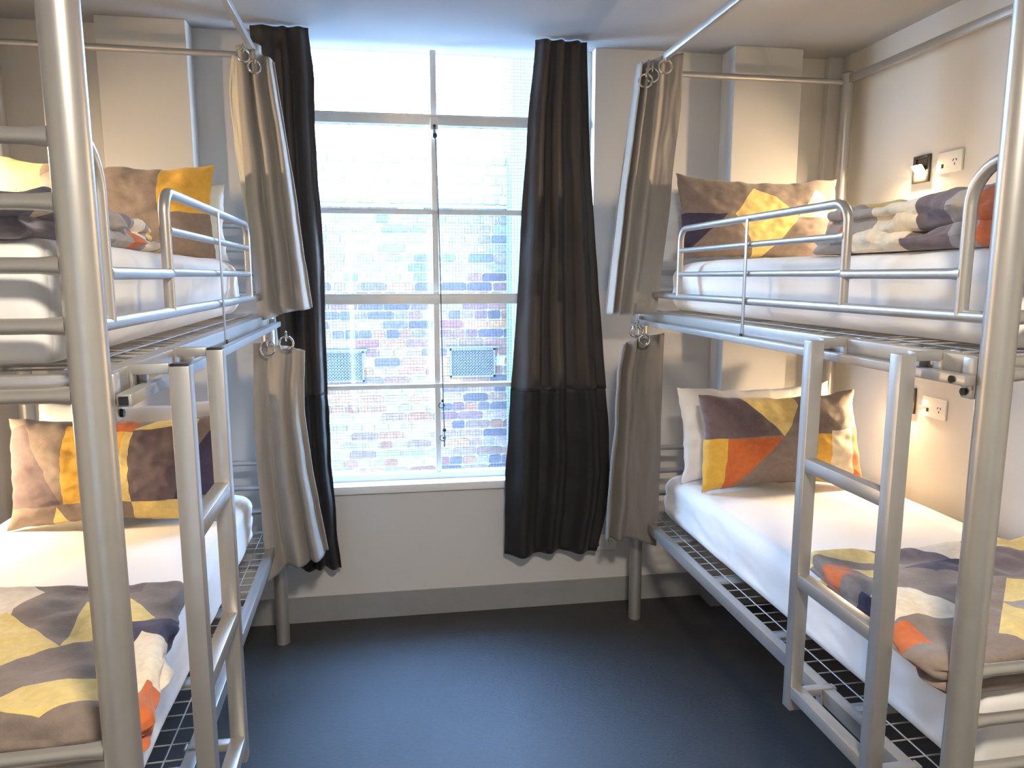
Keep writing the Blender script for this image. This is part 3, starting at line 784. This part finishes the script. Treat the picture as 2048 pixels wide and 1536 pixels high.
def cloth(name, bm, m, parent=None, th=.003):
    o = obj(name, bm, m, parent, recalc=False)
    md = o.modifiers.new('thickness', 'SOLIDIFY'); md.thickness = th; md.offset = 0
    return o
# window curtains (dark brown with a darker lower band)
WLl = [(2.415, -.535), (2.09, -.532), (1.7, -.52), (1.31, -.49), (.79, -.465), (.27, -.455)]
WLr = [(2.42, -.320), (2.25, -.306), (2.1, -.310), (1.70, -.297), (1.41, -.297), (1.02, -.301), (.68, -.293), (.40, -.283), (.262, -.271)]
WRl = [(2.41, .560), (2.105, .527), (1.77, .507), (1.40, .487), (1.01, .459), (.65, .437), (.29, .432)]
WRr = [(2.41, .771), (2.015, .788), (1.61, .821), (1.19, .857), (.86, .893), (.63, .902), (.47, .887), (.277, .845)]
c1 = cloth('curtain', curtain_bm(WLl, WLr, 2.985, 1.02, 2.435, 3.2, .016, 1.0, 0.0, ra=.2, gam=1.15), M['wcurt'])
tag(c1, 'dark brown full length curtain at the left side of the window', 'curtain', 'dark window curtains')
cloth('lower_panel', curtain_bm(WLl, WLr, 2.985, .275, 1.022, 3.2, .019, 1.0, .006, nv=40, amp_top=.85, ra=.2, gam=1.15), M['wcurt2'], c1)
c2 = cloth('curtain', curtain_bm(WRl, WRr, 2.985, 1.02, 2.435, 3.1, .022, 2.6, 0.0, ra=.2, gam=1.2), M['wcurt'])
tag(c2, 'dark brown full length curtain at the right side of the window', 'curtain', 'dark window curtains')
cloth('lower_panel', curtain_bm(WRl, WRr, 2.985, .285, 1.022, 3.1, .023, 2.6, .006, nv=40, amp_top=.85, ra=.2, gam=1.2), M['wcurt2'], c2)
# bunk curtains on rings
def rings(parent, pts, nrm, R=.024):
    for p in pts:
        r = obj('eyelet', torus(bmesh.new(), p, R * .86, .0042, nrm), M['chrome'], parent)
        obj('ring', torus(bmesh.new(), (p[0], p[1] + .002, p[2] + R * .95), R * .7, .0016, (nrm[1], -nrm[0], 0)), M['chrome'], r)
URl = [(2.29, .905), (2.20, .895), (1.98, .865), (1.754, .840), (1.525, .819), (1.36, .804)]
URr = [(2.34, 1.087), (2.17, 1.083), (1.795, 1.052), (1.564, 1.029), (1.348, 1.008)]
c3 = cloth('curtain', curtain_bm(URl, URr, 2.74, 1.350, 2.338, 3.2, .020, .6, .003, ra=.1, topdip=-.05, amp_top=.8, gam=-3.0), M['bcurt'])
tag(c3, 'light greige curtain gathered on the upper right bunk', 'curtain', 'greige bunk curtains')
rings(c3, [(1.000, 2.705, 2.275), (.930, 2.72, 2.225), (.955, 2.72, 2.245)], (.25, 1, 0), .028)
LRl = [(1.25, .872), (1.13, .850), (.906, .845), (.636, .823), (.40, .812)]
LRr = [(1.27, 1.038), (1.127, 1.036), (.838, 1.033), (.583, 1.032), (.39, 1.029)]
c4 = cloth('curtain', curtain_bm(LRl, LRr, 2.75,   .436, 1.278, 2.2, .026, 4.0, .006, slope=-.035, ra=.25, topdip=-.045, amp_top=.6, gam=-2.2), M['bcurt_shade'])
tag(c4, 'greige curtain gathered on the lower right bunk, shade painted into its colour', 'curtain', 'greige bunk curtains')
rings(c4, [(.945, 2.70, 1.255), (.925, 2.71, 1.29), (.915, 2.72, 1.285)], (.25, 1, 0), .024)
ULl = [(2.268, -.530), (2.055, -.529), (1.767, -.523), (1.523, -.51), (1.344, -.502)]
ULr = [(2.225, -.408), (2.076, -.389), (1.805, -.359), (1.559, -.335), (1.388, -.315)]
c5 = cloth('curtain', curtain_bm(ULl, ULr, 2.70, 1.345, 2.275, 2.8, .026, 3.3, .004, slope=.045, ra=.25, topdip=.045, amp_top=.6, gam=1.3), M['bcurt'])
tag(c5, 'light greige curtain gathered on the upper left bunk', 'curtain', 'greige bunk curtains')
fl = curtain_bm([(2.268, -.555), (2.136, -.572), (1.937, -.564), (1.715, -.538), (1.46, -.508)], [(2.268, -.50), (1.46, -.495)], 2.76, 1.46, 2.262, .5, .012, 3.3, 0, nu=24, nv=50)
cloth('side_fold', fl, M['lining'], c5)
rings(c5, [(-.500, 2.66, 2.235), (-.470, 2.68, 2.205)], (-.4, 1, 0), .024)
LLl = [(1.254, -.525), (.957, -.535), (.766, -.53), (.571, -.522), (.361, -.514)]
LLr = [(1.251, -.342), (1.121, -.356), (.989, -.358), (.758, -.335), (.45, -.292)]
c6 = cloth('curtain', curtain_bm(LLl, LLr, 2.70, .372, 1.262, 2.6, .034, 5.2, .008, slope=.085, ra=.25, topdip=.03, amp_top=.2, gam=1.5), M['bcurt'])
tag(c6, 'light greige curtain gathered on the lower left bunk', 'curtain', 'greige bunk curtains')
rings(c6, [(-.470, 2.66, 1.245), (-.405, 2.665, 1.262)], (-.3, 1, 0), .028)

# ------------------------------------------------------------------ wall fittings
def outlet(label, x, y, z, face):
    """face: 'R' on right wall looking -x, 'F' on the front wall looking -y"""
    t = thing('power_outlet', label, 'outlet', (x, y, z), {'R': -PI / 2, 'F': 0, 'L': PI / 2}[face])
    w, hh = .060, .037
    obj('face_plate', bx(-w, w, -.009, 0, -hh, hh, .003), M['white'], t)
    bm = bmesh.new()
    for sx in (.028,):
        for dx, dz, a in ((-.007, .004, .5), (.007, .004, -.5), (0, -.010, 0)):
            box(bm, (sx + dx, -.0095, dz), (.0022, .002, .008), Matrix.Rotation(a, 3, 'Y'))
    obj('socket_slot', bm, M['black'], t, False)
    obj('usb_port', bx(-.036, -.024, -.0105, -.008, -.018, -.004, .001), M['black'], t)
    return t
outlet('white power outlet beside the lit reading light on the right wall', XR, 2.355, 1.900, 'R')
outlet('white power outlet on the right wall above the lower bunk', XR, 2.325, 1.022, 'R')
t = outlet('small white outlet on the wall behind the right window curtain', .905, YW, .290, 'F')
def rlight(label, x, y, z, face):
    t = thing('reading_light', label, 'reading light', (x, y, z), {'R': -PI / 2, 'L': PI / 2}[face], 'bunk reading lights')
    w = .043; f = .009
    bm = bx(-w, -w + .014, -f, 0, -w * 1.15, w * 1.15, .001); bx(w - .014, w, -f, 0, -w * 1.15, w * 1.15, .001, bm)
    bx(-w + .014, w - .014, -f, 0, w * 1.15 - .012, w * 1.15, .001, bm); bx(-w + .014, w - .014, -f, 0, -w * 1.15, -w * 1.15 + .012, .001, bm)
    obj('lamp_frame', bm, M['bronze'], t)
    obj('reflector', bx(-w + .014, w - .014, -.003, -.001, -w, w), M['bronze'], t)
    bm = bmesh.new(); bmesh.ops.create_grid(bm, x_segments=1, y_segments=1, size=.5, matrix=Matrix.Translation((0, -.013, -.008)) @ Matrix.Rotation(math.radians(38), 4, 'X') @ Matrix.Rotation(PI / 2, 4, 'X') @ Matrix.Diagonal((.052, .050, 1, 1)))
    ld = obj('lamp_diffuser', bm, M['lamp'] if z > 1.5 else M['lamp_low'], t, False)
    rt = Matrix.Rotation(math.radians(38), 3, 'X')
    obj('lamp_light_shield', B(Vector((0, -.013, -.008)) - rt @ Vector((0, -.0025, 0)), (.056, .003, .054), rt), M['bronze'], t, False)  # added plate that blocks the diffuser's light towards the wall above
rlight('lit square bronze reading light above the upper right bunk', XR, 2.495, 1.895, 'R')
rlight('lit reading light above the lower right bunk, behind the ladder', XR, 2.47, 1.03, 'R')
rlight('reading light on the left wall above the upper left bunk', XL, 2.35, 1.895, 'L')
rlight('reading light on the left wall above the lower left bunk', XL, 2.30, 1.03, 'L')
t = thing('ceiling_light', 'round flush ceiling light over the aisle, behind the viewer', 'ceiling light', (.25, -.05, ZC))
bm = bmesh.new(); bmesh.ops.create_cone(bm, cap_ends=True, segments=40, radius1=.17, radius2=.18, depth=.03, matrix=Matrix.Translation((0, 0, -.015)))
obj('lamp_base', bm, M['white'], t)
bm = bmesh.new(); bmesh.ops.create_cone(bm, cap_ends=True, segments=40, radius1=.145, radius2=.15, depth=.015, matrix=Matrix.Translation((0, 0, -.038)))
obj('lamp_diffuser', bm, M['lampc'], t)
